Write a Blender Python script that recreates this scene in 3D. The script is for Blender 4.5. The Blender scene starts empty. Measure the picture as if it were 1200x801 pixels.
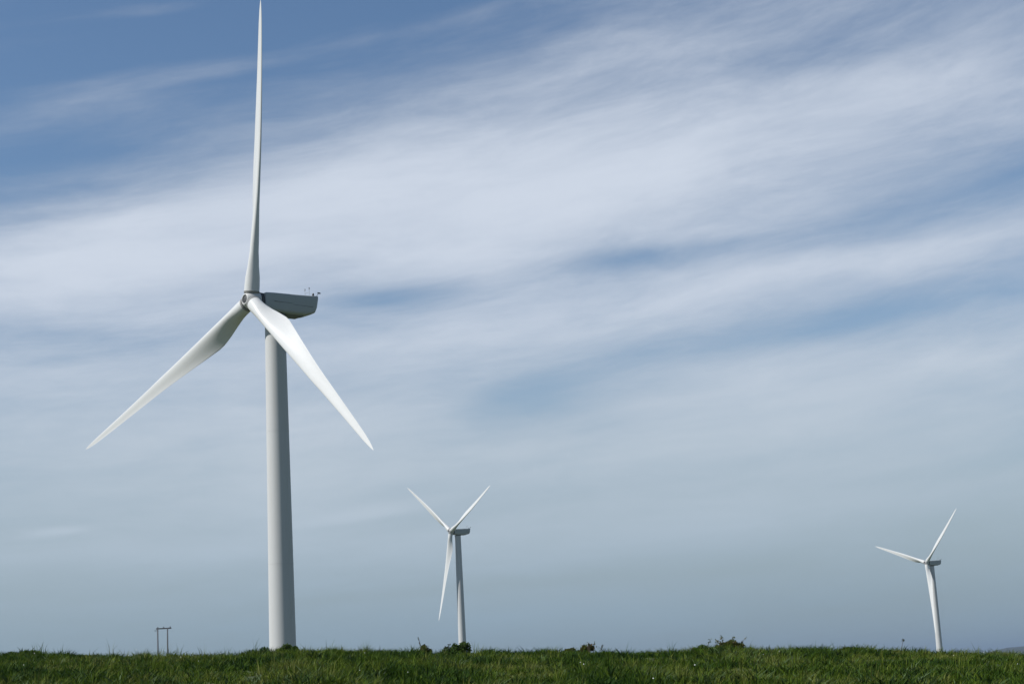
import bpy, bmesh, math, random
import numpy as np
from mathutils import Matrix, Vector

R = math.radians
random.seed(11)
rng = np.random.default_rng(7)
sc = bpy.context.scene
COL = sc.collection

# ------------------------------------------------------------------ camera
FPX, PITCH, ROLL = 2012.0, R(11.1), R(2.9)          # focal length in photo pixels (1200 wide)
cam_d = bpy.data.cameras.new('camera')
cam = bpy.data.objects.new('camera', cam_d)
COL.objects.link(cam)
cam_d.sensor_fit = 'HORIZONTAL'
cam_d.sensor_width = 36.0
cam_d.lens = FPX / 1200 * 36.0
cam_d.clip_start = 0.1
cam_d.clip_end = 60000
F = Vector((0, math.cos(PITCH), math.sin(PITCH)))
U = Vector((0, -math.sin(PITCH), math.cos(PITCH)))
X = Vector((1, 0, 0))
c_, s_ = math.cos(ROLL), math.sin(ROLL)
CX = X * c_ + U * s_ * -1
CY = X * s_ + U * c_
# the camera is turned clockwise, so uprights lean left in the picture
CX = X * c_ - U * s_
CY = X * s_ + U * c_
cam.matrix_world = Matrix(((CX.x, CY.x, -F.x, 0), (CX.y, CY.y, -F.y, 0), (CX.z, CY.z, -F.z, 0), (0, 0, 0, 1)))
sc.camera = cam


def ray(px, py):
    """direction of a photo pixel"""
    return (F + CX * ((px - 600) / FPX) + CY * ((400.5 - py) / FPX))


def at(px, py, Y):
    d = ray(px, py)
    return d * (Y / d.y)


def azel(px, py):
    d = ray(px, py).normalized()
    return math.degrees(math.atan2(d.x, d.y)), math.degrees(math.asin(d.z))


# ------------------------------------------------------------------ sun
SUN_EL, SUN_AZ = R(43), R(-107)          # azimuth from +Y towards +X : the sun stands to the left
sdir = Vector((math.sin(SUN_AZ) * math.cos(SUN_EL), math.cos(SUN_AZ) * math.cos(SUN_EL), math.sin(SUN_EL)))
sun_d = bpy.data.lights.new('sun', 'SUN')
sun_d.energy = 5.0
sun_d.angle = R(0.6)
sun_d.color = (1.0, 0.975, 0.935)
sun = bpy.data.objects.new('sun', sun_d)
COL.objects.link(sun)
sun.rotation_euler = (-sdir).to_track_quat('-Z', 'Y').to_euler()
sun.location = (-300, 0, 300)

# ------------------------------------------------------------------ view
sc.view_settings.view_transform = 'Standard'
sc.view_settings.look = 'None'
EXPO = 0.25
sc.view_settings.exposure = EXPO
sc.view_settings.gamma = 1.0
sc.view_settings.use_curve_mapping = False

# ------------------------------------------------------------------ world: Nishita sky with cirrus veils
world = bpy.data.worlds.new('World')
sc.world = world
world.use_nodes = True
wt = world.node_tree
wt.nodes.clear()


def N(t, tree=None, **kw):
    n = (tree or wt).nodes.new(t)
    for k, v in kw.items():
        setattr(n, k, v)
    return n


def link(a, b, tree=None):
    (tree or wt).links.new(a, b)


def val(x, sock, tree=None):
    if isinstance(x, (int, float)):
        sock.default_value = x
    else:
        link(x, sock, tree)


def M(op, a, b=None, c=None, clamp=False, tree=None):
    n = N('ShaderNodeMath', tree, operation=op, use_clamp=clamp)
    val(a, n.inputs[0], tree)
    if b is not None:
        val(b, n.inputs[1], tree)
    if c is not None:
        val(c, n.inputs[2], tree)
    return n.outputs[0]


SKY_STRENGTH = 0.084
tc = N('ShaderNodeTexCoord')
sep = N('ShaderNodeSeparateXYZ')
link(tc.outputs['Generated'], sep.inputs[0])
AZ = M('MULTIPLY', M('ARCTAN2', sep.outputs[0], sep.outputs[1]), 57.29578)
EL = M('MULTIPLY', M('ARCSINE', sep.outputs[2]), 57.29578)
ELc = M('MAXIMUM', EL, -2.0)
# streaks climb to the right: rotate the angular coordinates
TH = R(8.0)
SU = M('ADD', M('MULTIPLY', AZ, math.cos(TH)), M('MULTIPLY', ELc, math.sin(TH)))
SV = M('SUBTRACT', M('MULTIPLY', ELc, math.cos(TH)), M('MULTIPLY', AZ, math.sin(TH)))


def noise(su, sv, ku, kv, scale, detail, rough, seed, dist=0.0):
    cx = N('ShaderNodeCombineXYZ')
    val(M('MULTIPLY', su, ku), cx.inputs[0])
    val(M('MULTIPLY', sv, kv), cx.inputs[1])
    cx.inputs[2].default_value = seed
    n = N('ShaderNodeTexNoise', noise_dimensions='3D')
    link(cx.outputs[0], n.inputs['Vector'])
    n.inputs['Scale'].default_value = scale
    n.inputs['Detail'].default_value = detail
    n.inputs['Roughness'].default_value = rough
    n.inputs['Distortion'].default_value = dist
    return M('SUBTRACT', n.outputs['Fac'], 0.5)


warpA = noise(SU, SV, 1, 1.6, 0.10, 1, 0.5, 3.1)
warpB = noise(SU, SV, 0.6, 2.2, 0.12, 2, 0.5, 9.7)
WU = M('ADD', SU, M('MULTIPLY', warpA, 3.5))
WV = M('ADD', SV, M('MULTIPLY', warpB, 1.5))
# cirrus fibres: level near the horizon, climbing more steeply overhead
NU = M('ADD', AZ, M('MULTIPLY', warpA, 6.0))
NV = M('ADD', M('MULTIPLY', ELc, M('SUBTRACT', 1.0, M('MULTIPLY', AZ, 0.0085))), M('MULTIPLY', warpB, 1.6))
broad = noise(NU, NV, 0.24, 1.0, 0.42, 4, 0.5, 1.3)
streak = noise(NU, NV, 0.16, 1.0, 0.9, 7, 0.62, 5.9)
fine = noise(NU, NV, 0.26, 1.0, 2.2, 9, 0.70, 12.4, 0.5)


WVEC = N('ShaderNodeCombineXYZ')
link(WU, WVEC.inputs[0])
link(WV, WVEC.inputs[1])


def blob(dens, px, py, ang, lu, lv, w):
    """add a soft veil (w > 0) or gap (w < 0) to the cloud sheet; lengths in degrees of sky"""
    a0, e0 = azel(px, py)
    mp = N('ShaderNodeMapping', vector_type='TEXTURE')
    mp.inputs['Location'].default_value = (a0 * math.cos(TH) + e0 * math.sin(TH), e0 * math.cos(TH) - a0 * math.sin(TH), 0)
    mp.inputs['Rotation'].default_value = (0, 0, R(ang) - TH)
    mp.inputs['Scale'].default_value = (lu, lv, 1)
    link(WVEC.outputs[0], mp.inputs[0])
    dt = N('ShaderNodeVectorMath', operation='DOT_PRODUCT')
    link(mp.outputs[0], dt.inputs[0])
    link(mp.outputs[0], dt.inputs[1])
    return M('MULTIPLY_ADD', M('POWER', 0.36788, dt.outputs['Value']), w, dens)


DENS = M('ADD', 0.32, M('MULTIPLY', broad, 0.55))  # base cover lowered so the unseen sky fills shaded sides less
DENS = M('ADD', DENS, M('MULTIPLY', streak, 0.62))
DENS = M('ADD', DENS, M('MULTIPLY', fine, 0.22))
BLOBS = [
    (600, 330, 8, 28.0, 15.0, 0.40),      # the whole cirrus sheet ahead, raised over the lowered base cover
    (180, 50, 14, 15.0, 3.0, -0.76),      # blue gap upper left
    (560, -40, 12, 8.0, 2.6, -0.50),
    (0, 190, 8, 7.0, 1.2, -0.30),
    (100, 122, 14, 5.0, 0.9, 0.46),       # thin wisps inside it
    (420, 50, 11, 6.0, 0.6, 0.40),
    (190, 5, 8, 3.0, 0.35, 0.40),
    (330, 235, 12, 12.0, 1.6, 0.32),      # long white band
    (880, 160, 7, 9.0, 1.5, 0.28),
    (630, 245, 5, 4.5, 1.4, 0.20),
    (980, 40, 8, 10.0, 2.0, -0.16),
    (60, 320, 3, 6.0, 1.1, 0.24),
    (770, 300, 3, 3.4, 0.42, -0.38),      # blue streaks on the right
    (1000, 265, 12, 5.0, 0.62, -0.26),
    (1190, 215, 14, 4.0, 0.9, -0.15),
    (980, 315, 5, 6.0, 0.55, 0.26),
    (1170, 345, 3, 4.5, 0.9, -0.24),
    (900, 395, 5, 7.0, 0.5, -0.34),
    (440, 345, 2, 2.6, 0.45, -0.34),
    (30, 385, 0, 3.5, 0.5, -0.22),
    (630, 470, 6, 2.2, 0.85, -0.34),
    (130, 450, 3, 7.0, 1.3, 0.14),
    (900, 520, 3, 9.0, 2.0, 0.12),
    (1060, 430, 3, 6.0, 0.8, 0.16),
    (300, 500, 2, 7.0, 0.9, 0.14),
    (800, 610, 2, 9.0, 0.8, 0.22),
    (250, 640, 2, 7.0, 0.5, 0.25),
    (700, 680, 1, 9.0, 0.4, -0.25),
    (300, 560, 3, 9.0, 1.0, 0.14),
    (60, 622, 4, 0.9, 0.16, 0.5),
    (420, 590, 6, 2.4, 0.20, 0.4),
]
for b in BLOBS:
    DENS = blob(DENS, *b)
mr = N('ShaderNodeMapRange', interpolation_type='SMOOTHSTEP')
link(DENS, mr.inputs[0])
mr.inputs[1].default_value = -0.05
mr.inputs[2].default_value = 1.15
DEN = mr.outputs[0]
DEN0 = DEN
# near the horizon the veil thickens into a grey-blue far layer
low = N('ShaderNodeMapRange', interpolation_type='SMOOTHSTEP')
link(EL, low.inputs[0])
low.inputs[1].default_value = 13.0
low.inputs[2].default_value = 1.0
low.inputs[3].default_value = 0.0
low.inputs[4].default_value = 1.0
# cover thinned to clear blue above the view, weakening fill on shaded sides
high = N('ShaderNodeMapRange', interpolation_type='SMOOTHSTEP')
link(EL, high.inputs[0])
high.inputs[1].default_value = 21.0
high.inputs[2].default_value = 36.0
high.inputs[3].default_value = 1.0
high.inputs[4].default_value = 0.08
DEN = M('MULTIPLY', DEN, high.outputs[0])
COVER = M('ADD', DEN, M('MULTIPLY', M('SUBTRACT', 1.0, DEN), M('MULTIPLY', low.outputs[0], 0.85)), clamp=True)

sky = N('ShaderNodeTexSky', sky_type='NISHITA')
sky.sun_disc = False
sky.sun_elevation = SUN_EL
sky.sun_rotation = SUN_AZ
sky.altitude = 100
sky.air_density = 1.05
sky.dust_density = 0.15
sky.ozone_density = 3.2

ramp = N('ShaderNodeValToRGB')
link(M('DIVIDE', M('MAXIMUM', EL, 0.0), 30.0), ramp.inputs[0])
cr = ramp.color_ramp
stops = [(0.0, (0.225, 0.325, 0.405)), (0.07, (0.295, 0.395, 0.48)), (0.15, (0.40, 0.485, 0.565)), (0.25, (0.49, 0.56, 0.635)), (0.40, (0.56, 0.62, 0.715)), (1.0, (0.58, 0.635, 0.735))]
while len(cr.elements) < len(stops):
    cr.elements.new(0.5)
for e, (p, c) in zip(cr.elements, stops):
    e.position = p
    e.color = (*c, 1)
vm = N('ShaderNodeVectorMath', operation='SCALE')
link(ramp.outputs[0], vm.inputs[0])
# thicker parts of the veil scatter more light
link(M('MULTIPLY', M('MULTIPLY_ADD', DEN0, 0.30, 0.81), 1.0 / SKY_STRENGTH / 2 ** EXPO), vm.inputs['Scale'])
mix = N('ShaderNodeMix', data_type='RGBA')
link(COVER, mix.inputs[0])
hs = N('ShaderNodeHueSaturation')
hs.inputs['Saturation'].default_value = 1.05
link(sky.outputs[0], hs.inputs['Color'])
link(hs.outputs[0], mix.inputs[6])
link(vm.outputs[0], mix.inputs[7])
bg = N('ShaderNodeBackground')
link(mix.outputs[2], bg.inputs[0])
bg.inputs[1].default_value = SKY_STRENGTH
wo = N('ShaderNodeOutputWorld')
link(bg.outputs[0], wo.inputs[0])


# ------------------------------------------------------------------ helpers
def tag(o, label=None, cat=None, group=None, kind=None):
    if label:
        o['label'] = label
    if cat:
        o['category'] = cat
    if group:
        o['group'] = group
    if kind:
        o['kind'] = kind
    return o


def empty(name, loc=(0, 0, 0), rz=0.0):
    o = bpy.data.objects.new(name, None)
    COL.objects.link(o)
    o.location = loc
    o.rotation_euler = (0, 0, rz)
    o.empty_display_size = 0.5
    return o


def obj_from(name, verts, faces, mat, parent=None, smooth=False):
    me = bpy.data.meshes.new(name)
    me.from_pydata([tuple(v) for v in verts], [], [tuple(f) for f in faces])
    me.validate()
    bm = bmesh.new()
    bm.from_mesh(me)
    bmesh.ops.recalc_face_normals(bm, faces=bm.faces)
    bm.to_mesh(me)
    bm.free()
    if smooth:
        me.polygons.foreach_set('use_smooth', [True] * len(me.polygons))
    me.materials.append(mat)
    o = bpy.data.objects.new(name, me)
    COL.objects.link(o)
    if parent:
        o.parent = parent
    return o


def mesh_np(name, V, Fq, mat, cols=None, parent=None):
    """fast mesh from numpy: V (n,3), Fq (m,k) all faces the same size; cols per vertex"""
    me = bpy.data.meshes.new(name)
    V = np.ascontiguousarray(V, dtype=np.float32)
    Fq = np.ascontiguousarray(Fq, dtype=np.int32)
    m, k = Fq.shape
    me.vertices.add(len(V))
    me.vertices.foreach_set('co', V.ravel())
    me.loops.add(m * k)
    me.loops.foreach_set('vertex_index', Fq.ravel())
    me.polygons.add(m)
    me.polygons.foreach_set('loop_start', np.arange(0, m * k, k, dtype=np.int32))
    me.polygons.foreach_set('loop_total', np.full(m, k, dtype=np.int32))
    if cols is not None:
        at_ = me.attributes.new('tint', 'FLOAT_COLOR', 'POINT')
        c4 = np.ones((len(V), 4), dtype=np.float32)
        c4[:, :3] = cols
        at_.data.foreach_set('color', c4.ravel())
    me.update(calc_edges=True)
    me.materials.append(mat)
    o = bpy.data.objects.new(name, me)
    COL.objects.link(o)
    if parent:
        o.parent = parent
    return o


def lathe(profile, seg=48, axis='Z'):
    """profile [(r, h)] turned about Z (or about -Y, pointing upwind)"""
    V, Fc = [], []
    for r, h in profile:
        for i in range(seg):
            a = 2 * math.pi * i / seg
            p = (r * math.cos(a), r * math.sin(a), h)
            if axis == 'U':
                p = (p[0], -h, p[1])
            V.append(p)
    n = len(profile)
    for j in range(n - 1):
        for i in range(seg):
            k = (i + 1) % seg
            Fc.append((j * seg + i, j * seg + k, (j + 1) * seg + k, (j + 1) * seg + i))
    Fc.append(tuple(range(seg)))
    Fc.append(tuple((n - 1) * seg + i for i in range(seg)))
    return V, Fc


def tube(pts, rad, seg=8):
    """tapered tube through points"""
    V, Fc = [], []
    n = len(pts)
    pts = [Vector(p) for p in pts]
    rads = rad if isinstance(rad, (list, tuple)) else [rad] * n
    for j, p in enumerate(pts):
        d = (pts[min(j + 1, n - 1)] - pts[max(j - 1, 0)]).normalized()
        a = d.orthogonal().normalized()
        b = d.cross(a)
        if j and prev is not None:
            a = (prev - d * prev.dot(d)).normalized()
            b = d.cross(a)
        prev = a
        for i in range(seg):
            t = 2 * math.pi * i / seg
            V.append(p + (a * math.cos(t) + b * math.sin(t)) * rads[j])
    for j in range(n - 1):
        for i in range(seg):
            k = (i + 1) % seg
            Fc.append((j * seg + i, j * seg + k, (j + 1) * seg + k, (j + 1) * seg + i))
    Fc.append(tuple(range(seg)))
    Fc.append(tuple((n - 1) * seg + i for i in range(seg)))
    return V, Fc


def box(cx, cy, cz, sx, sy, sz):
    V = [(cx + sx / 2 * a, cy + sy / 2 * b, cz + sz / 2 * c) for a in (-1, 1) for b in (-1, 1) for c in (-1, 1)]
    Fc = [(0, 1, 3, 2), (4, 6, 7, 5), (0, 4, 5, 1), (2, 3, 7, 6), (0, 2, 6, 4), (1, 5, 7, 3)]
    return V, Fc


def join(parts):
    V, Fc = [], []
    for v, f in parts:
        o = len(V)
        V += [tuple(p) for p in v]
        Fc += [tuple(i + o for i in g) for g in f]
    return V, Fc


# ------------------------------------------------------------------ materials
def principled(name):
    m = bpy.data.materials.new(name)
    m.use_nodes = True
    t = m.node_tree
    return m, t, t.nodes['Principled BSDF']


def paint(name, col, rough=0.38, streaks=0.10, dirt=(0.36, 0.33, 0.28), stretch=(1.2, 1.2, 0.06)):
    """weathered coat of paint: faint mottling and run-off streaks"""
    m, t, b = principled(name)
    g = N('ShaderNodeTexCoord', t)
    mp = N('ShaderNodeMapping', t)
    mp.inputs['Scale'].default_value = stretch
    link(g.outputs['Object'], mp.inputs[0], t)
    n1 = N('ShaderNodeTexNoise', t)
    n1.inputs['Scale'].default_value = 1.6
    n1.inputs['Detail'].default_value = 6
    n1.inputs['Roughness'].default_value = 0.65
    link(mp.outputs[0], n1.inputs['Vector'], t)
    r = N('ShaderNodeMapRange', t)
    link(n1.outputs['Fac'], r.inputs[0], t)
    r.inputs[1].default_value = 0.5
    r.inputs[2].default_value = 0.8
    r.inputs[4].default_value = streaks
    n2 = N('ShaderNodeTexNoise', t)
    n2.inputs['Scale'].default_value = 0.5
    n2.inputs['Detail'].default_value = 4
    link(g.outputs['Object'], n2.inputs['Vector'], t)
    mx = N('ShaderNodeMix', t, data_type='RGBA')
    link(r.outputs[0], mx.inputs[0], t)
    mx.inputs[6].default_value = (*col, 1)
    mx.inputs[7].default_value = (*dirt, 1)
    link(mx.outputs[2], b.inputs['Base Color'], t)
    rr = M('ADD', rough - 0.08, M('MULTIPLY', n2.outputs['Fac'], 0.18, tree=t), tree=t)
    link(rr, b.inputs['Roughness'], t)
    b.inputs['Specular IOR Level'].default_value = 0.22
    return m


def plain(name, col, rough=0.6, metal=0.0):
    m, t, b = principled(name)
    n1 = N('ShaderNodeTexNoise', t)
    n1.inputs['Scale'].default_value = 5
    n1.inputs['Detail'].default_value = 4
    g = N('ShaderNodeTexCoord', t)
    link(g.outputs['Object'], n1.inputs['Vector'], t)
    mx = N('ShaderNodeMix', t, data_type='RGBA')
    link(n1.outputs['Fac'], mx.inputs[0], t)
    mx.inputs[6].default_value = (*[c * 0.75 for c in col], 1)
    mx.inputs[7].default_value = (*[min(1, c * 1.25) for c in col], 1)
    link(mx.outputs[2], b.inputs['Base Color'], t)
    b.inputs['Roughness'].default_value = rough
    b.inputs['Metallic'].default_value = metal
    return m


def foliage(name, transl=0.3, rough=0.6):
    """leaf and blade material: colour comes from the plant's own tint"""
    m, t, b = principled(name)
    a = N('ShaderNodeAttribute', t, attribute_name='tint')
    link(a.outputs['Color'], b.inputs['Base Color'], t)
    b.inputs['Roughness'].default_value = rough
    b.inputs['Specular IOR Level'].default_value = 0.06
    tr = N('ShaderNodeBsdfTranslucent', t)
    link(a.outputs['Color'], tr.inputs['Color'], t)
    ms = N('ShaderNodeMixShader', t)
    ms.inputs[0].default_value = transl
    link(b.outputs[0], ms.inputs[1], t)
    link(tr.outputs[0], ms.inputs[2], t)
    link(ms.outputs[0], t.nodes['Material Output'].inputs['Surface'], t)
    return m


MAT = {
    'tower': paint('tower_paint', (0.435, 0.44, 0.435), 0.55, 0.24),
    'blade': paint('blade_gelcoat', (0.52, 0.525, 0.515), 0.34, 0.20, (0.33, 0.31, 0.27), (2.5, 2.5, 0.10)),
    'nacelle': paint('nacelle_shell', (0.315, 0.335, 0.325), 0.45, 0.14, (0.25, 0.24, 0.21), (0.5, 0.5, 1.0)),
    'hub': paint('hub_shell', (0.48, 0.475, 0.46), 0.42, 0.22, (0.28, 0.26, 0.22), (1, 1, 1)),
    'dark': plain('dark_rubber', (0.035, 0.037, 0.04), 0.7),
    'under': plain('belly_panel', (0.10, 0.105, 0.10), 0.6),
    'metal': plain('galvanised_metal', (0.32, 0.33, 0.34), 0.45, 0.6),
    'seam': plain('weathered_seal', (0.20, 0.195, 0.185), 0.7),
    'lamp': plain('lamp_glass', (0.06, 0.05, 0.05), 0.3),
    'wood': plain('creosoted_wood', (0.070, 0.075, 0.082), 0.9),
    'ceramic': plain('brown_ceramic', (0.06, 0.04, 0.035), 0.3),
    'concrete': plain('concrete', (0.36, 0.35, 0.33), 0.85),
    'leaf': foliage('leaf', 0.28, 0.55),
    'grass': foliage('grass_blade', 0.22, 0.6),
    'stem': plain('woody_stem', (0.075, 0.055, 0.035), 0.85),
    'stalk': plain('green_stalk', (0.05, 0.085, 0.02), 0.7),
    'wooded': plain('wooded_slope', (0.016, 0.022, 0.017), 0.95),
    'petal': plain('white_petal', (0.72, 0.72, 0.66), 0.7),
}


def soil_mat():
    m, t, b = principled('meadow_ground')
    g = N('ShaderNodeTexCoord', t)
    cols = []
    for sc_, det in ((0.9, 6), (0.06, 5)):
        n = N('ShaderNodeTexNoise', t)
        n.inputs['Scale'].default_value = sc_
        n.inputs['Detail'].default_value = det
        link(g.outputs['Object'], n.inputs['Vector'], t)
        cols.append(n.outputs['Fac'])
    mx = N('ShaderNodeMix', t, data_type='RGBA')
    link(cols[0], mx.inputs[0], t)
    mx.inputs[6].default_value = (0.030, 0.038, 0.012, 1)
    mx.inputs[7].default_value = (0.070, 0.095, 0.028, 1)
    m2 = N('ShaderNodeMix', t, data_type='RGBA')
    link(M('MULTIPLY', cols[1], 0.7, tree=t), m2.inputs[0], t)
    link(mx.outputs[2], m2.inputs[6], t)
    m2.inputs[7].default_value = (0.085, 0.10, 0.035, 1)
    link(m2.outputs[2], b.inputs['Base Color'], t)
    b.inputs['Roughness'].default_value = 0.95
    bp = N('ShaderNodeBump', t)
    bp.inputs['Strength'].default_value = 0.6
    bp.inputs['Distance'].default_value = 0.15
    link(cols[0], bp.inputs['Height'], t)
    link(bp.outputs[0], b.inputs['Normal'], t)
    return m


MAT['soil'] = soil_mat()

# ------------------------------------------------------------------ ground
CREST_Y = 52.0
# skyline of the meadow (photo pixel column, row of the soil line just under the grass tips)
SKYL = [(-300, 777), (-60, 775), (0, 773), (30, 769.5), (100, 772), (200, 772), (265, 772), (300, 769), (345, 765.5), (420, 767.5), (500, 769),
        (600, 768.5), (700, 767.5), (740, 769.5), (800, 767.5), (850, 764.5), (950, 767), (1000, 767), (1100, 768), (1140, 771.5),
        (1200, 773.5), (1260, 776), (1500, 780)]
cx_, cz_ = [], []
for px, py in SKYL:
    p = at(px, py, CREST_Y)
    cx_.append(p.x)
    cz_.append(p.z)
cx_, cz_ = np.array(cx_), np.array(cz_)


def vnoise(x, y, seed=0):
    """smooth value noise in [-1, 1]"""
    xi, yi = np.floor(x).astype(np.int64), np.floor(y).astype(np.int64)
    fx, fy = x - xi, y - yi
    fx, fy = fx * fx * (3 - 2 * fx), fy * fy * (3 - 2 * fy)

    def h(a, b):
        n = (a * 374761393 + b * 668265263 + seed * 974634777) & 0xffffffff
        n = ((n ^ (n >> 13)) * 1274126177) & 0xffffffff
        return ((n ^ (n >> 16)) & 0xffff) / 32767.5 - 1.0
    return (h(xi, yi) * (1 - fx) + h(xi + 1, yi) * fx) * (1 - fy) + (h(xi, yi + 1) * (1 - fx) + h(xi + 1, yi + 1) * fx) * fy


def sstep(a, b, x):
    t = np.clip((x - a) / (b - a), 0, 1)
    return t * t * (3 - 2 * t)


def height(x, y):
    x, y = np.asarray(x, float), np.asarray(y, float)
    xs = x * np.clip(CREST_Y / np.maximum(y, 20.0), 0.85, 1.3)
    zc = np.interp(xs, cx_, cz_)
    t = np.clip(y / CREST_Y, -2, 1)
    near = -1.65 + (zc + 1.65) * (t * 1.12 - 0.12 * t * t * np.abs(t))
    near = near + 0.05 * vnoise(x / 1.7, y / 1.7, 1) * sstep(2, 15, y)
    # behind the crest the land drops away and rolls on
    far = -4.2 + 3.6 * np.exp(-((x + 75) ** 2 / 70 ** 2 + (y - 300) ** 2 / 90 ** 2)) \
        + 15.5 * np.exp(-((x + 33) ** 2 / 140 ** 2 + (y - 890) ** 2 / 200 ** 2)) \
        - 6.0 * sstep(700, 4000, np.hypot(x, y)) + 0.6 * vnoise(x / 60, y / 60, 4)
    w = sstep(CREST_Y + 0.5, CREST_Y + 46, y)
    side = sstep(45, 160, np.abs(x))
    z = near * (1 - w) + far * w
    flat = -1.8 + 0.5 * vnoise(x / 40, y / 40, 6)
    return z * (1 - side * (y < CREST_Y + 46)) + flat * side * (y < CREST_Y + 46) * (1 - w) + z * side * (y < CREST_Y + 46) * w


def grid_axis(fine_lo, fine_hi, step, far):
    a = list(np.arange(fine_lo, fine_hi + 1e-6, step))
    s, v = step, a[-1]
    while v < far:
        s *= 1.22
        v += s
        a.append(v)
    s, v = step, a[0]
    while v > -far:
        s *= 1.22
        v -= s
        a.insert(0, v)
    return np.array(a)


gx = grid_axis(-30, 30, 0.5, 30000)
gy = grid_axis(0, 75, 0.5, 30000)
GX, GY = np.meshgrid(gx, gy)
GZ = height(GX, GY)
nx, ny = len(gx), len(gy)
idx = np.arange(nx * ny).reshape(ny, nx)
quads = np.stack([idx[:-1, :-1], idx[:-1, 1:], idx[1:, 1:], idx[1:, :-1]], -1).reshape(-1, 4)
ground = mesh_np('ground', np.stack([GX.ravel(), GY.ravel(), GZ.ravel()], -1), quads, MAT['soil'])
ground.data.polygons.foreach_set('use_smooth', [True] * len(ground.data.polygons))
tag(ground, 'rough green meadow rising to a low crest', kind='structure')

# far hills seen past the crest at the right edge
hv, hf = [], []
HD = 6500.0
na = 160
for i in range(na):
    az = R(-40 + 80 * i / (na - 1))
    deg = math.degrees(az)
    prof = 33 * float(sstep(14.2, 15.2, np.array(deg))) * (0.80 + 0.2 * math.cos(R(deg * 7 - 110))) + 6 \
        + 1.5 * float(vnoise(np.array(deg * 2.1), np.array(0.5), 3)) - 14
    for j, (dd, hh) in enumerate(((-1500, -25), (-700, -14 + 0.45 * (prof + 14)), (0, prof), (900, prof - 4), (2200, -25))):
        D = HD + dd
        hv.append((D * math.sin(az), D * math.cos(az), hh))
for i in range(na - 1):
    for j in range(4):
        hf.append((i * 5 + j, (i + 1) * 5 + j, (i + 1) * 5 + j + 1, i * 5 + j + 1))
hills = obj_from('hills', hv, hf, MAT['wooded'], smooth=True)
tag(hills, 'long low hill fading blue on the horizon at the right edge', kind='structure')


# ------------------------------------------------------------------ wind turbines
HUB_OH, TILT, CONE, RAD = 4.1, R(3.44), R(3.3), 45.0


def blade_mesh():
    npt = 28
    st = [1.15, 1.6, 2.1, 2.7, 3.4, 4.2, 5.1, 6.1, 7.2, 8.2, 9.2, 10.4, 12, 14, 16, 18.5, 21, 24, 27, 30, 33, 36, 39, 41.5, 43.2, 44.2, 44.7, 45.0]
    rc = [1.15, 2.1, 3.4, 5.1, 7.4, 9.4, 10.4, 12.4, 16, 21, 27, 33, 39, 42, 43.6, 44.5, 45]
    cc = [2.25, 2.25, 2.28, 2.55, 3.00, 3.30, 3.30, 3.15, 2.85, 2.42, 1.94, 1.50, 1.08, 0.84, 0.56, 0.30, 0.05]
    rt = [1.15, 2.1, 3.4, 5.1, 7.2, 9.6, 14, 21, 30, 45]
    tt = [1.0, 1.0, 0.95, 0.66, 0.45, 0.36, 0.28, 0.23, 0.19, 0.15]
    rb = [1.15, 4, 8, 12, 16, 21, 27, 33, 39, 45]
    bb = [34, 34, 30.5, 21, 13, 7, 3.5, 2, 0.8, 0.0]
    V, Fc = [], []
    for r in st:
        c = np.interp(r, rc, cc)
        th = np.interp(r, rt, tt)
        be = R(np.interp(r, rb, bb) + BLADE_PITCH)
        circ = float(np.clip((5.8 - r) / 3.6, 0, 1))
        circ = circ * circ * (3 - 2 * circ)
        axis = 0.5 * circ + (1 - circ) * min(0.40, 1.06 / c * (1 - 0.45 * (r / RAD) ** 1.5))
        pre = -1.25 * (r / RAD) ** 2.2
        for i in range(npt):
            a = 2 * math.pi * i / npt
            xc = 0.5 * (1 + math.cos(a))          # 0 at the leading edge, 1 at the trailing edge
            yt = 5 * th * (0.2969 * math.sqrt(xc) - 0.126 * xc - 0.3516 * xc ** 2 + 0.2843 * xc ** 3 - 0.1020 * xc ** 4)
            camb = 0.08 * xc * (1 - xc) + 0.05 * math.sin(math.pi * xc) * xc ** 2 * (1.0 if math.sin(a) < 0 else 0.3)
            ya = camb + (yt if math.sin(a) >= 0 else -yt)
            yc = th * 0.5 * math.sin(a)
            y = ya * (1 - circ) + yc * circ
            lx = (axis - xc) * c                  # towards the leading edge
            ly = y * c                            # suction side, downwind
            # chord = cos b * t + sin b * upwind ; suction = sin b * t - cos b * upwind ; upwind = -Y
            V.append((lx * math.cos(be) + ly * math.sin(be), -lx * math.sin(be) + ly * math.cos(be) + pre, r))
    n = len(st)
    for j in range(n - 1):
        for i in range(npt):
            k = (i + 1) % npt
            Fc.append((j * npt + i, j * npt + k, (j + 1) * npt + k, (j + 1) * npt + i))
    Fc.append(tuple(range(npt)))
    Fc.append(tuple((n - 1) * npt + i for i in range(npt)))
    return V, Fc


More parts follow.
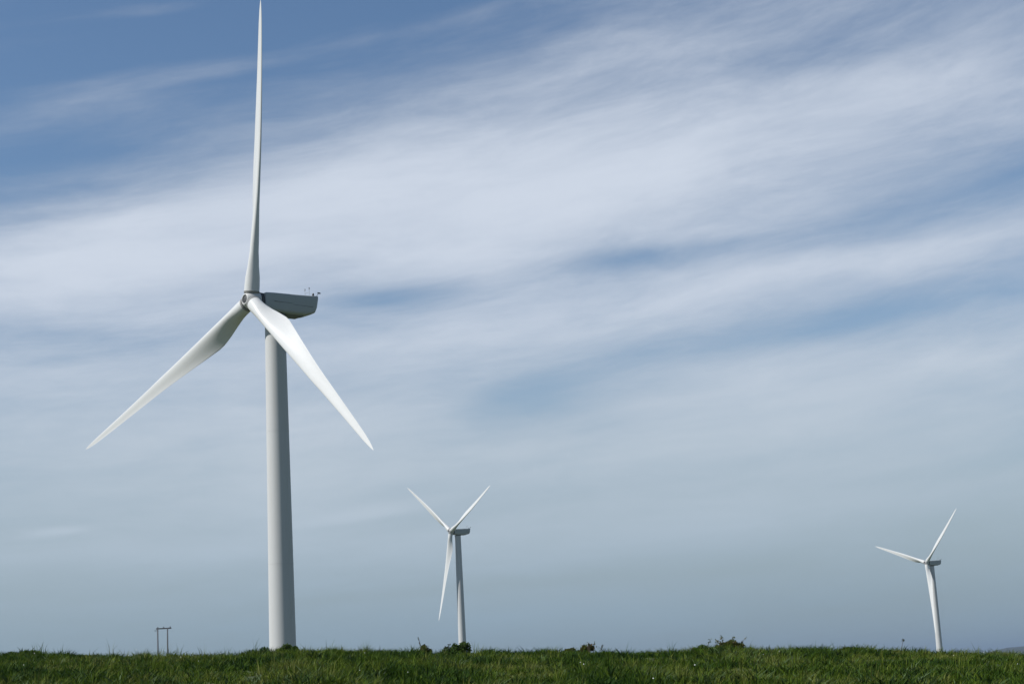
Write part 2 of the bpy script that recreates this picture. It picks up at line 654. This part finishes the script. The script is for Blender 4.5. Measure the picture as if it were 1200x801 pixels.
def nacelle_shell():
    """boxy shell lofted along the axis: (y along, half width, top z, bottom z, corner radius)"""
    secs = [(-2.55, 1.50, 1.28, -1.20, 0.50), (-2.35, 1.62, 1.40, -1.34, 0.40), (-1.2, 1.72, 1.44, -1.42, 0.32), (0.5, 1.76, 1.48, -1.48, 0.34),
            (3.0, 1.76, 1.57, -1.46, 0.34), (4.6, 1.75, 1.64, -1.36, 0.34), (5.6, 1.72, 1.70, -1.14, 0.34), (6.2, 1.68, 1.76, -0.86, 0.32), (6.5, 1.62, 1.78, -0.30, 0.30),
            (6.65, 1.58, 1.78, 0.40, 0.25), (6.78, 1.56, 1.78, 1.05, 0.2)]
    V, Fc = [], []
    q = 5
    for y, w, zt, zb, cr_ in secs:
        for (sx, zz, a0) in ((1, zt, 0), (-1, zt, 90), (-1, zb, 180), (1, zb, 270)):
            czr = cr_ * (1.5 if zz == zb else 0.7)
            czr = min(czr, (zt - zb) * 0.45)
            for i in range(q):
                a = R(a0 + 90 * i / (q - 1))
                ccx = sx * (w - czr)
                ccz = zz - czr if zz == zt else zz + czr
                V.append((ccx + czr * math.cos(a), y, ccz + czr * math.sin(a)))
    n = 4 * q
    for j in range(len(secs) - 1):
        for i in range(n):
            k = (i + 1) % n
            Fc.append((j * n + i, j * n + k, (j + 1) * n + k, (j + 1) * n + i))
    Fc.append(tuple(range(n)))
    Fc.append(tuple((len(secs) - 1) * n + i for i in range(n)))
    return V, Fc


def autosmooth(o, ang=35):
    me = o.data
    me.polygons.foreach_set('use_smooth', [True] * len(me.polygons))
    me.set_sharp_from_angle(angle=R(ang))


BLADE_PITCH = 2.0


def make_turbine(loc, hub_z, a, psi, label):
    """Empty at the tower foot; local -Y points upwind"""
    root = empty('wind_turbine', loc, a - math.pi / 2)
    tag(root, label, 'wind turbine', 'wind turbines standing beyond the meadow')
    H = hub_z - loc[2]
    # tower: tapered tubular sections with flange rings
    ht = H - 1.98
    rb_, rt_ = 1.98, 1.50
    prof = []
    for i in range(25):
        z = ht * i / 24
        prof.append((rb_ + (rt_ - rb_) * (i / 24), z))
    tw = obj_from('tower', *lathe(prof, 64), MAT['tower'], root, True)
    autosmooth(tw, 40)
    for fz in (0.36, 0.70):
        r_ = rb_ + (rt_ - rb_) * fz
        fl = obj_from('flange_ring', *lathe([(r_ - 0.05, ht * fz - 0.07), (r_ + 0.014, ht * fz - 0.06), (r_ + 0.014, ht * fz + 0.06), (r_ - 0.05, ht * fz + 0.07)], 64), MAT['tower'], tw, True)
        autosmooth(fl, 40)
    obj_from('door', *box(0, -rb_ - 0.0, 2.4, 0.9, 0.18, 2.2), MAT['under'], tw)
    fo = obj_from('foundation', *lathe([(2.6, -0.6), (2.6, 0.25), (2.5, 0.3)], 48), MAT['concrete'], root)
    yr = obj_from('yaw_bearing', *lathe([(1.46, ht - 0.02), (1.62, ht + 0.02), (1.62, ht + 0.32), (1.4, ht + 0.34)], 48), MAT['under'], root)
    # nacelle, tilted with the shaft
    base = Matrix.Translation((0, 0, H)) @ Matrix.Rotation(-TILT, 4, 'X')
    na_ = obj_from('nacelle', *nacelle_shell(), MAT['nacelle'], root)
    na_.matrix_local = Matrix.Translation((0, 0, H))
    autosmooth(na_, 38)
    for s in (-1, 1):
        # moulding step along the flank
        obj_from('side_moulding', *join([box(s * 1.75, 0.4, 0.12, 0.05, 3.2, 0.06), box(s * 1.745, 3.9, -0.06, 0.05, 3.6, 0.05)]), MAT['under'], na_)
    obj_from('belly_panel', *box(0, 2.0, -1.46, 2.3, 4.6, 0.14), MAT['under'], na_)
    obj_from('roof_hatch', *box(0, 4.2, 1.66, 1.5, 2.2, 0.10), MAT['nacelle'], na_)
    obj_from('rear_grille', *box(0, 6.79, 1.42, 2.2, 0.08, 0.5), MAT['dark'], na_)
    mast = []
    for x in (-0.55, 0.55):
        mast += [tube([(x, 5.9, 1.6), (x, 5.9, 2.95)], 0.024), tube([(x - 0.16, 5.9, 2.95), (x + 0.16, 5.9, 2.95)], 0.03), tube([(x, 5.9, 2.92), (x, 5.9, 3.2)], [0.05, 0.09])]
    mast += [tube([(-0.55, 5.9, 2.5), (0.55, 5.9, 2.5)], 0.03)]
    obj_from('wind_sensor_mast', *join(mast), MAT['metal'], na_)
    ap = obj_from('aviation_lamp', *join([tube([(1.25, 6.1, 1.65), (1.25, 6.1, 2.0)], 0.16, 12)]), MAT['dark'], na_)
    obj_from('lamp_glass', *lathe([(0.12, 2.0), (0.15, 2.08), (0.12, 2.16), (0.05, 2.2)], 12), MAT['lamp'], ap).location = (1.25, 6.1, 0)
    obj_from('wind_vane', *join([tube([(1.3, 6.6, 1.7), (1.3, 7.1, 2.3)], 0.035), box(1.3, 7.15, 2.32, 0.04, 0.55, 0.2)]), MAT['dark'], na_)
    # main shaft collar in the gap behind the hub
    nk = obj_from('shaft_collar', *lathe([(1.30, 2.3), (1.38, 2.4), (1.38, 3.02), (1.2, 3.1)], 40, 'U'), MAT['dark'], root, True)
    nk.matrix_local = base
    autosmooth(nk, 40)
    # hub with nose
    hm = base @ Matrix.Translation((0, -HUB_OH, 0))
    hub = obj_from('hub', *lathe([(1.20, -1.02), (1.34, -0.96), (1.42, -0.5), (1.40, 0.0), (1.30, 0.45), (1.10, 0.82), (0.90, 1.06), (0.80, 1.16), (0.73, 1.20), (0.66, 1.18), (0.63, 1.0)], 48, 'U'), MAT['hub'], root, True)
    hub.matrix_local = hm
    autosmooth(hub, 50)
    obj_from('nose_opening', *lathe([(0.625, 0.95), (0.625, 1.06), (0.1, 1.04)], 32, 'U'), MAT['dark'], hub, True)
    for k in range(3):
        rot = hm @ Matrix.Rotation(psi + k * 2 * math.pi / 3, 4, 'Y') @ Matrix.Rotation(CONE, 4, 'X')
        if 'blade' not in CACHE:
            b = obj_from('blade', *blade_mesh(), MAT['blade'], root, True)
            autosmooth(b, 60)
            CACHE['blade'] = b.data
            co = obj_from('root_collar', *lathe([(0.9, 1.0), (1.12, 1.02), (1.165, 1.08), (1.165, 1.30), (1.12, 1.34), (1.0, 1.35)], 40), MAT['seam'], b, True)
            autosmooth(co, 40)
            CACHE['collar'] = co.data
        else:
            b = bpy.data.objects.new('blade', CACHE['blade'])
            COL.objects.link(b)
            b.parent = root
            co = bpy.data.objects.new('root_collar', CACHE['collar'])
            COL.objects.link(co)
            co.parent = b
        b.matrix_local = rot
    return root


CACHE = {}
TURB = [
    ((-34.9, 248.68), 56.2, 42.04, 7.65, 'tall near white wind turbine, by far the largest, at the left'),
    ((-32.4, 872.0), 74.6, 35.7, 65.9, 'small white wind turbine in the middle with two blades raised in a V'),
    ((253.1, 1075.0), 57.9, 29.0, 48.0, 'smallest white wind turbine at the far right with one blade along its tower'),
]
for (tx, ty), hz, a, ps, lab in TURB:
    gz = float(height(tx, ty)) - 0.1
    make_turbine((tx, ty, gz), hz, R(a), R(ps), lab)

# ------------------------------------------------------------------ twin-pole electricity support on the left
PY = 300.0
pl, pr = at(184.7, 736.5, PY), at(196.2, 735.0, PY)
pole = empty('electricity_pole', ((pl.x + pr.x) / 2, PY, float(height((pl.x + pr.x) / 2, PY)) - 0.2))
tag(pole, 'dark wooden twin-pole electricity support with a crossarm on the left skyline', 'utility pole')
half = (pr.x - pl.x) / 2
topz = (pl.z + pr.z) / 2 - pole.location.z
for s in (-1, 1):
    obj_from('post', *tube([(s * half * (1.0 if s > 0 else 0.9), 0, 0), (s * half, 0, topz - (0.1 if s < 0 else -0.05))], [0.14, 0.11], 12), MAT['wood'], pole, True)
arm = obj_from('crossarm', *box(half * 0.25, 0, topz - 0.02, half * 3.1, 0.16, 0.22), MAT['wood'], pole)
obj_from('crossarm', *box(-half * 1.25, 0, topz - 0.35, half * 0.8, 0.1, 0.1), MAT['wood'], pole)
for x in (-0.95, 0.25, 1.55):
    obj_from('insulator', *[([(p[0] + half * x, p[1], p[2]) for p in v], f) for v, f in [lathe([(0.05, topz + 0.08), (0.10, topz + 0.13), (0.06, topz + 0.18), (0.10, topz + 0.22), (0.04, topz + 0.30)], 10)]][0], MAT['ceramic'], pole, True)


# ------------------------------------------------------------------ plants
def leaf_cloud(n, size, cols, wid=0.55, shape='dome', seed=0):
    """n leaf quads (folded in two triangles) spread through a lumpy dome; size (rx, ry, h)"""
    g = np.random.default_rng(seed)
    rx, ry, h = size
    nl = max(5, int(rx * 14))
    ang = g.uniform(0, 2 * np.pi, nl)
    rr = np.sqrt(g.uniform(0, 1, nl)) * 0.8
    lc = np.stack([rr * np.cos(ang) * rx, rr * np.sin(ang) * ry, (0.35 + 0.45 * g.uniform(0, 1, nl) * (1 - rr ** 2)) * h], -1)
    lr = g.uniform(0.18, 0.42, nl)
    pick = g.integers(0, nl, n)
    d = g.normal(size=(n, 3))
    d /= np.linalg.norm(d, axis=1, keepdims=True)
    rad = g.uniform(0.35, 1.0, n) ** 0.5 * lr[pick]
    c = lc[pick] + d * rad[:, None] * np.array([rx * 1.2, ry * 1.2, h * 1.0])
    c[:, 2] = np.abs(c[:, 2])
    L = g.uniform(0.045, 0.10, n)
    dirs = d + g.normal(scale=0.7, size=(n, 3)) + np.array([0, 0, 0.25])
    dirs /= np.linalg.norm(dirs, axis=1, keepdims=True)
    side = np.cross(dirs, g.normal(size=(n, 3)))
    side /= np.linalg.norm(side, axis=1, keepdims=True)
    a = c - dirs * L[:, None] * 0.5
    b = c + dirs * L[:, None] * 0.5
    s1 = c + side * (L * wid * 0.5)[:, None]
    s2 = c - side * (L * wid * 0.5)[:, None]
    V = np.stack([a, s1, b, s2], 1).reshape(-1, 3)
    Fq = np.arange(4 * n).reshape(n, 4)
    ci = g.integers(0, len(cols), n)
    cv = np.array(cols)[ci] * g.uniform(0.7, 1.3, (n, 1))
    return V, Fq, np.repeat(cv, 4, axis=0)


def make_shrub(px, py_base, Y, size, cols, label, n=900, seed=1, sprigs=(), group=None, cat='shrub', name='shrub'):
    p = at(px, py_base, Y)
    z = float(height(p.x, Y)) - 0.02
    t = empty(name, (p.x, Y, z))
    tag(t, label, cat, group)
    size = (size[0], size[1], size[2] * 1.02)
    V, Fq, cv = leaf_cloud(int(n * 1.9), size, cols, seed=seed)
    g = random.Random(seed)
    stems = []
    for k in range(7):
        a = g.uniform(0, 6.28)
        rr = g.uniform(0.2, 0.85)
        stems.append(tube([(0.1 * math.cos(a), 0.1 * math.sin(a), -0.05), (size[0] * rr * 0.6 * math.cos(a), size[1] * rr * 0.6 * math.sin(a), size[2] * 0.5),
                           (size[0] * rr * math.cos(a), size[1] * rr * math.sin(a), size[2] * g.uniform(0.7, 1.0))], [0.012, 0.009, 0.004], 5))
    lv = [V]
    lc = [cv]
    for (dx, hh, lean) in sprigs:                       # shoots that stick out of the clump
        top = (dx + lean, 0, hh)
        stems.append(tube([(dx * 0.8, 0, 0), (dx, 0, hh * 0.6), top], [0.012, 0.009, 0.004], 5))
        m = 34
        gg = np.random.default_rng(seed + int(dx * 100) + 50)
        tt = gg.uniform(0.35, 1.03, m)
        c = np.stack([np.interp(tt, [0, .6, 1], [dx * .8, dx, dx + lean]), np.zeros(m), tt * hh], -1) + gg.normal(scale=0.03, size=(m, 3)) * np.array([1, 1, 0.5])
        dr = gg.normal(size=(m, 3)) + np.array([0, 0, 0.6])
        dr /= np.linalg.norm(dr, axis=1, keepdims=True)
        sd = np.cross(dr, gg.normal(size=(m, 3)))
        sd /= np.linalg.norm(sd, axis=1, keepdims=True)
        L = gg.uniform(0.04, 0.075, m)[:, None]
        lv.append(np.stack([c - dr * L / 2, c + sd * L * .3, c + dr * L / 2, c - sd * L * .3], 1).reshape(-1, 3))
        lc.append(np.repeat(np.array(cols)[gg.integers(0, len(cols), m)], 4, axis=0))
    V = np.concatenate(lv)
    mesh_np('foliage', V, np.arange(len(V)).reshape(-1, 4), MAT['leaf'], np.concatenate(lc), t)
    obj_from('stem', *join(stems), MAT['stem'], t)
    return t


GREEN = [(0.06, 0.105, 0.025), (0.085, 0.13, 0.032), (0.045, 0.075, 0.02)]
BROWN = [(0.07, 0.085, 0.025), (0.085, 0.07, 0.025), (0.06, 0.095, 0.025), (0.10, 0.095, 0.035)]
RUST = [(0.09, 0.06, 0.025), (0.06, 0.065, 0.02), (0.075, 0.085, 0.025)]
make_shrub(541, 765, 53.0, (0.32, 0.30, 0.52), GREEN, 'small rounded green bush covering the foot of the middle turbine', 1000, 3)
make_shrub(527, 765, 53.2, (0.20, 0.22, 0.36), [(0.07, 0.085, 0.05), (0.05, 0.075, 0.035)], 'low greyish leafy clump just left of the bush at the middle turbine', 350, 4, [(-0.05, 0.42, 0.05)])
make_shrub(497, 766, 53.0, (0.24, 0.22, 0.36), BROWN, 'little dark mound of leaves left of the middle turbine', 450, 5)
make_shrub(690, 765, 52.8, (0.26, 0.22, 0.34), RUST, 'small rusty brown bush alone on the skyline between middle and right turbines', 450, 6, [(-0.02, 0.40, 0.02), (0.16, 0.38, 0.03)])
make_shrub(672, 765, 52.6, (0.28, 0.22, 0.26), RUST, 'flat brownish clump joined to the left of the rusty bush', 350, 16)
make_shrub(852, 763, 53.0, (0.55, 0.4, 0.42), BROWN, 'widest dark brown-green bush on the skyline right of centre', 1100, 7, [(-0.12, 0.58, 0.0), (0.42, 0.46, 0.16), (0.22, 0.50, 0.03), (-0.3, 0.44, 0.02)])
make_shrub(818, 764, 52.4, (0.34, 0.3, 0.36), GREEN, 'green leafy clump left of the widest dark bush', 700, 8, [(0.30, 0.50, 0.10)])
make_shrub(338, 765, 52.2, (0.36, 0.3, 0.34), GREEN, 'leafy green clump against the right foot of the near turbine', 700, 9)
make_shrub(306, 768, 52.2, (0.34, 0.28, 0.30), [(0.04, 0.075, 0.022), (0.05, 0.09, 0.03)], 'dark green clump left of the near turbine foot', 520, 10)
make_shrub(989, 765, 52.6, (0.20, 0.18, 0.36), GREEN, 'upright tuft of leaves on the skyline left of the right turbine', 320, 12)
make_shrub(28, 768, 52.3, (0.6, 0.3, 0.22), GREEN, 'low green clump on the skyline near the left edge', 600, 13)
make_shrub(95, 770, 52.3, (0.6, 0.3, 0.20), [(0.035, 0.065, 0.025), (0.045, 0.08, 0.03)], 'wide low dark clump on the left skyline before the twin poles', 600, 14)


def far_bush(px, Y, w, h, label, seed):
    p = at(px, 760, Y)
    z = float(height(p.x, Y))
    t = empty('tree', (p.x, Y, z - 0.1))
    tag(t, label, 'tree', 'far trees at the right edge')
    V, Fq, cv = leaf_cloud(900, (1, 1, 1), [(0.04, 0.06, 0.025), (0.03, 0.05, 0.02)], 0.8, seed=seed)
    c = V.reshape(-1, 4, 3)
    ctr = c.mean(1, keepdims=True)
    c = ctr * np.array([w / 2, w / 2, h * 0.72]) + np.array([0, 0, h * 0.25]) + (c - ctr) * (w * 0.55)
    mesh_np('crown', c.reshape(-1, 3), Fq, MAT['leaf'], cv, t)
    obj_from('trunk', *join([tube([(0, 0, 0), (0.05, 0, h * 0.35), (0, 0.05, h * 0.7)], [0.22, 0.17, 0.06], 8), tube([(0.03, 0, h * 0.3), (w * 0.2, 0, h * 0.55)], [0.09, 0.03], 6),
                             tube([(0.03, 0, h * 0.28), (-w * 0.2, 0.1, h * 0.5)], [0.09, 0.03], 6)]), MAT['stem'], t)


def top_h(px, py, Y):
    p = at(px, py, Y)
    return p.z - float(height(p.x, Y))


far_bush(1147, 900, 4.6, top_h(1147, 756.0, 900), 'round dark tree far off, left one of the two at the right edge', 31)
far_bush(1160, 950, 3.6, top_h(1160, 756.8, 950), 'smaller dark tree far off, just before the blue hill', 32)


def stalk(px, py_top, Y, label, kind, lean=0.0):
    p = at(px, py_top, Y)
    z = float(height(p.x, Y)) - 0.02
    h = p.z - z
    t = empty('weed', (p.x - lean, Y, z))
    tag(t, label, 'weed')
    obj_from('stem', *tube([(0, 0, 0), (lean * 0.3, 0, h * 0.55), (lean, 0, h)], [0.009, 0.007, 0.005], 6), MAT['stem'], t)
    n = 60
    g = np.random.default_rng(int(px))
    if kind == 'head':
        c = np.array([lean, 0, h]) + g.normal(scale=0.022, size=(n, 3))
    else:
        tt = g.uniform(0.55, 1.0, n)
        c = np.stack([lean * tt ** 1.5, np.zeros(n), h * tt], -1) + g.normal(scale=0.012, size=(n, 3))
    d = g.normal(size=(n, 3))
    d /= np.linalg.norm(d, axis=1, keepdims=True)
    s = np.cross(d, g.normal(size=(n, 3)))
    s /= np.linalg.norm(s, axis=1, keepdims=True)
    L = 0.03
    V = np.stack([c - d * L / 2, c + s * L * .3, c + d * L / 2, c - s * L * .3], 1).reshape(-1, 3)
    cv = np.repeat(np.array([(0.07, 0.06, 0.035), (0.06, 0.075, 0.03)])[g.integers(0, 2, n)], 4, axis=0)
    mesh_np('seed_head', V, np.arange(4 * n).reshape(n, 4), MAT['leaf'], cv, t)


stalk(1058.5, 749.5, 52.3, 'single stalk with a dark round seed head left of the right turbine', 'head', 0.10)
stalk(490, 746.5, 52.3, 'thin leaning stalk on the skyline left of the middle turbine', 'spike', -0.10)
stalk(706, 755, 52.3, 'short leaning stalk right of the rusty bush', 'spike', 0.08)


# ------------------------------------------------------------------ grass and weeds of the bank
def scatter(dens, y0, y1, seed):
    g = np.random.default_rng(seed)
    W = 0.37 * y1 + 3
    n = int(dens * 2 * W * (y1 - y0))
    x, y = g.uniform(-W, W, n), g.uniform(y0, y1, n)
    k = np.abs(x) < 0.37 * y + 3
    return x[k], y[k], g


def patch(x, y):
    return 0.7 * vnoise(x / 0.55, y / 0.9, 21) + 0.45 * vnoise(x / 1.9, y / 2.8, 22) + 0.35 * vnoise(x / 0.28, y / 0.4, 23)


def make_grass(name, dens, y0, y1, seed, nb, hr, wr, cols, label, spread=0.10, bendr=(0.2, 0.75), cull=None):
    x, y, g = scatter(dens, y0, y1, seed)
    pt = patch(x, y)
    if cull is not None:
        k = cull(x, y, pt, g)
        x, y, pt = x[k], y[k], pt[k]
    nt = len(x)
    z = height(x, y)
    th = g.uniform(*hr, nt) * np.clip(1.0 + 1.15 * pt, 0.22, 1.9)
    # the shade of green changes from patch to patch and tuft to tuft
    C = np.array(cols)
    f = np.clip(0.5 + 0.6 * vnoise(x / 1.3, y / 2.2, 33) + g.normal(scale=0.3, size=nt), 0, 0.999) * (len(C) - 1)
    i0 = f.astype(int)
    tc_ = C[i0] * (1 - (f - i0))[:, None] + C[np.minimum(i0 + 1, len(C) - 1)] * (f - i0)[:, None]
    n = nt * nb
    T = np.repeat(np.arange(nt), nb)
    a = g.uniform(0, 2 * np.pi, n)
    rr = g.uniform(0, spread, n)
    bx = x[T] + rr * np.cos(a)
    by = y[T] + rr * np.sin(a)
    bz = z[T] - 0.03
    h = th[T] * g.uniform(0.6, 1.12, n)
    out = a + g.normal(scale=0.6, size=n)
    bend = g.uniform(*bendr, n) * h
    dx, dy = np.cos(out) * bend + 0.06 * h, np.sin(out) * bend
    w = g.uniform(*wr, n) / 2
    sa = g.uniform(0, 2 * np.pi, n)
    sx, sy = np.cos(sa) * w, np.sin(sa) * w
    P0, P1 = np.stack([bx - sx, by - sy, bz], -1), np.stack([bx + sx, by + sy, bz], -1)
    mx_, my_, mz = bx + dx * 0.35, by + dy * 0.35, bz + h * 0.62
    P2, P3 = np.stack([mx_ + sx * .9, my_ + sy * .9, mz], -1), np.stack([mx_ - sx * .9, my_ - sy * .9, mz], -1)
    P4 = np.stack([bx + dx, by + dy, bz + h * g.uniform(0.8, 1.0, n)], -1)
    V = np.stack([P0, P1, P2, P3, P4], 1).reshape(-1, 3)
    b = (np.arange(n) * 5)[:, None]
    Ft = np.concatenate([b + np.array([[0, 1, 2]]), b + np.array([[0, 2, 3]]), b + np.array([[3, 2, 4]])], 0)
    cc = np.repeat(tc_[T] * g.uniform(0.75, 1.3, (n, 1)), 5, axis=0)
    o = mesh_np(name, V, Ft, MAT['grass'], cc)
    tag(o, label, 'grass', kind='stuff')
    return o


GC = [(0.015, 0.038, 0.004), (0.030, 0.064, 0.005), (0.050, 0.088, 0.007), (0.068, 0.106, 0.009), (0.090, 0.120, 0.014), (0.115, 0.130, 0.030)]
make_grass('grass', 48, 25, 60, 41, 9, (0.10, 0.23), (0.010, 0.019), GC, 'rough green meadow grass covering the bank')
make_grass('tall_grass', 1.2, 27, 49, 42, 7, (0.24, 0.44), (0.008, 0.014), GC[1:], 'taller paler grass stems rising out of the meadow', 0.08, (0.05, 0.4))
WC = [(0.010, 0.026, 0.005), (0.022, 0.048, 0.010), (0.045, 0.078, 0.022), (0.075, 0.11, 0.045)]
make_grass('broad_leaved_weeds', 18.0, 26, 55, 43, 9, (0.09, 0.21), (0.020, 0.042), WC, 'broad-leaved weeds growing through the meadow grass', 0.10, (0.4, 1.1),
           lambda x, y, pt, g: (pt + g.normal(scale=0.3, size=len(x))) > 0.05)

# tiny white flowers in the grass
fx, fy, g = scatter(0.05, 28, 52, 44)
fz = height(fx, fy) + g.uniform(0.22, 0.38, len(fx))
fv, ff = [], []
for x, y, z in zip(fx, fy, fz):
    r = random.uniform(0.006, 0.014)
    o = len(fv)
    for i in range(6):
        a = math.pi * i / 3
        fv.append((x + r * math.cos(a), y + r * math.sin(a) * 0.8, z + r * math.sin(a) * 0.5))
    fv.append((x, y - 0.006, z + 0.012))
    fv.append((x, y, z - 0.3))
    fv.append((x + 0.004, y, z - 0.3))
    ff += [(o + i, o + (i + 1) % 6, o + 6) for i in range(6)] + [(o + 6, o + 7, o + 8)]
me_f = obj_from('white_flowers', fv, ff, MAT['petal'])
me_f.data.materials.append(MAT['stalk'])
me_f.data.polygons.foreach_set('material_index', [1 if i % 7 == 6 else 0 for i in range(len(me_f.data.polygons))])
tag(me_f, 'tiny white flower heads dotted through the grass', 'flowers', kind='stuff')

# ------------------------------------------------------------------ haze
HAZE = 8e-5
if HAZE > 0:
    hz = obj_from('haze', *box(0, 0, 55, 60200, 60200, 170), MAT['soil'])
    hm_ = bpy.data.materials.new('haze_air')
    hm_.use_nodes = True
    t = hm_.node_tree
    t.nodes.clear()
    ou = N('ShaderNodeOutputMaterial', t)
    pv = N('ShaderNodeVolumePrincipled', t)
    pv.inputs['Color'].default_value = (0.40, 0.52, 0.67, 1)
    pv.inputs['Density'].default_value = HAZE
    pv.inputs['Anisotropy'].default_value = 0.2
    link(pv.outputs[0], ou.inputs['Volume'], t)
    hz.data.materials.clear()
    hz.data.materials.append(hm_)
    tag(hz, 'thin pale haze over the land', kind='stuff')
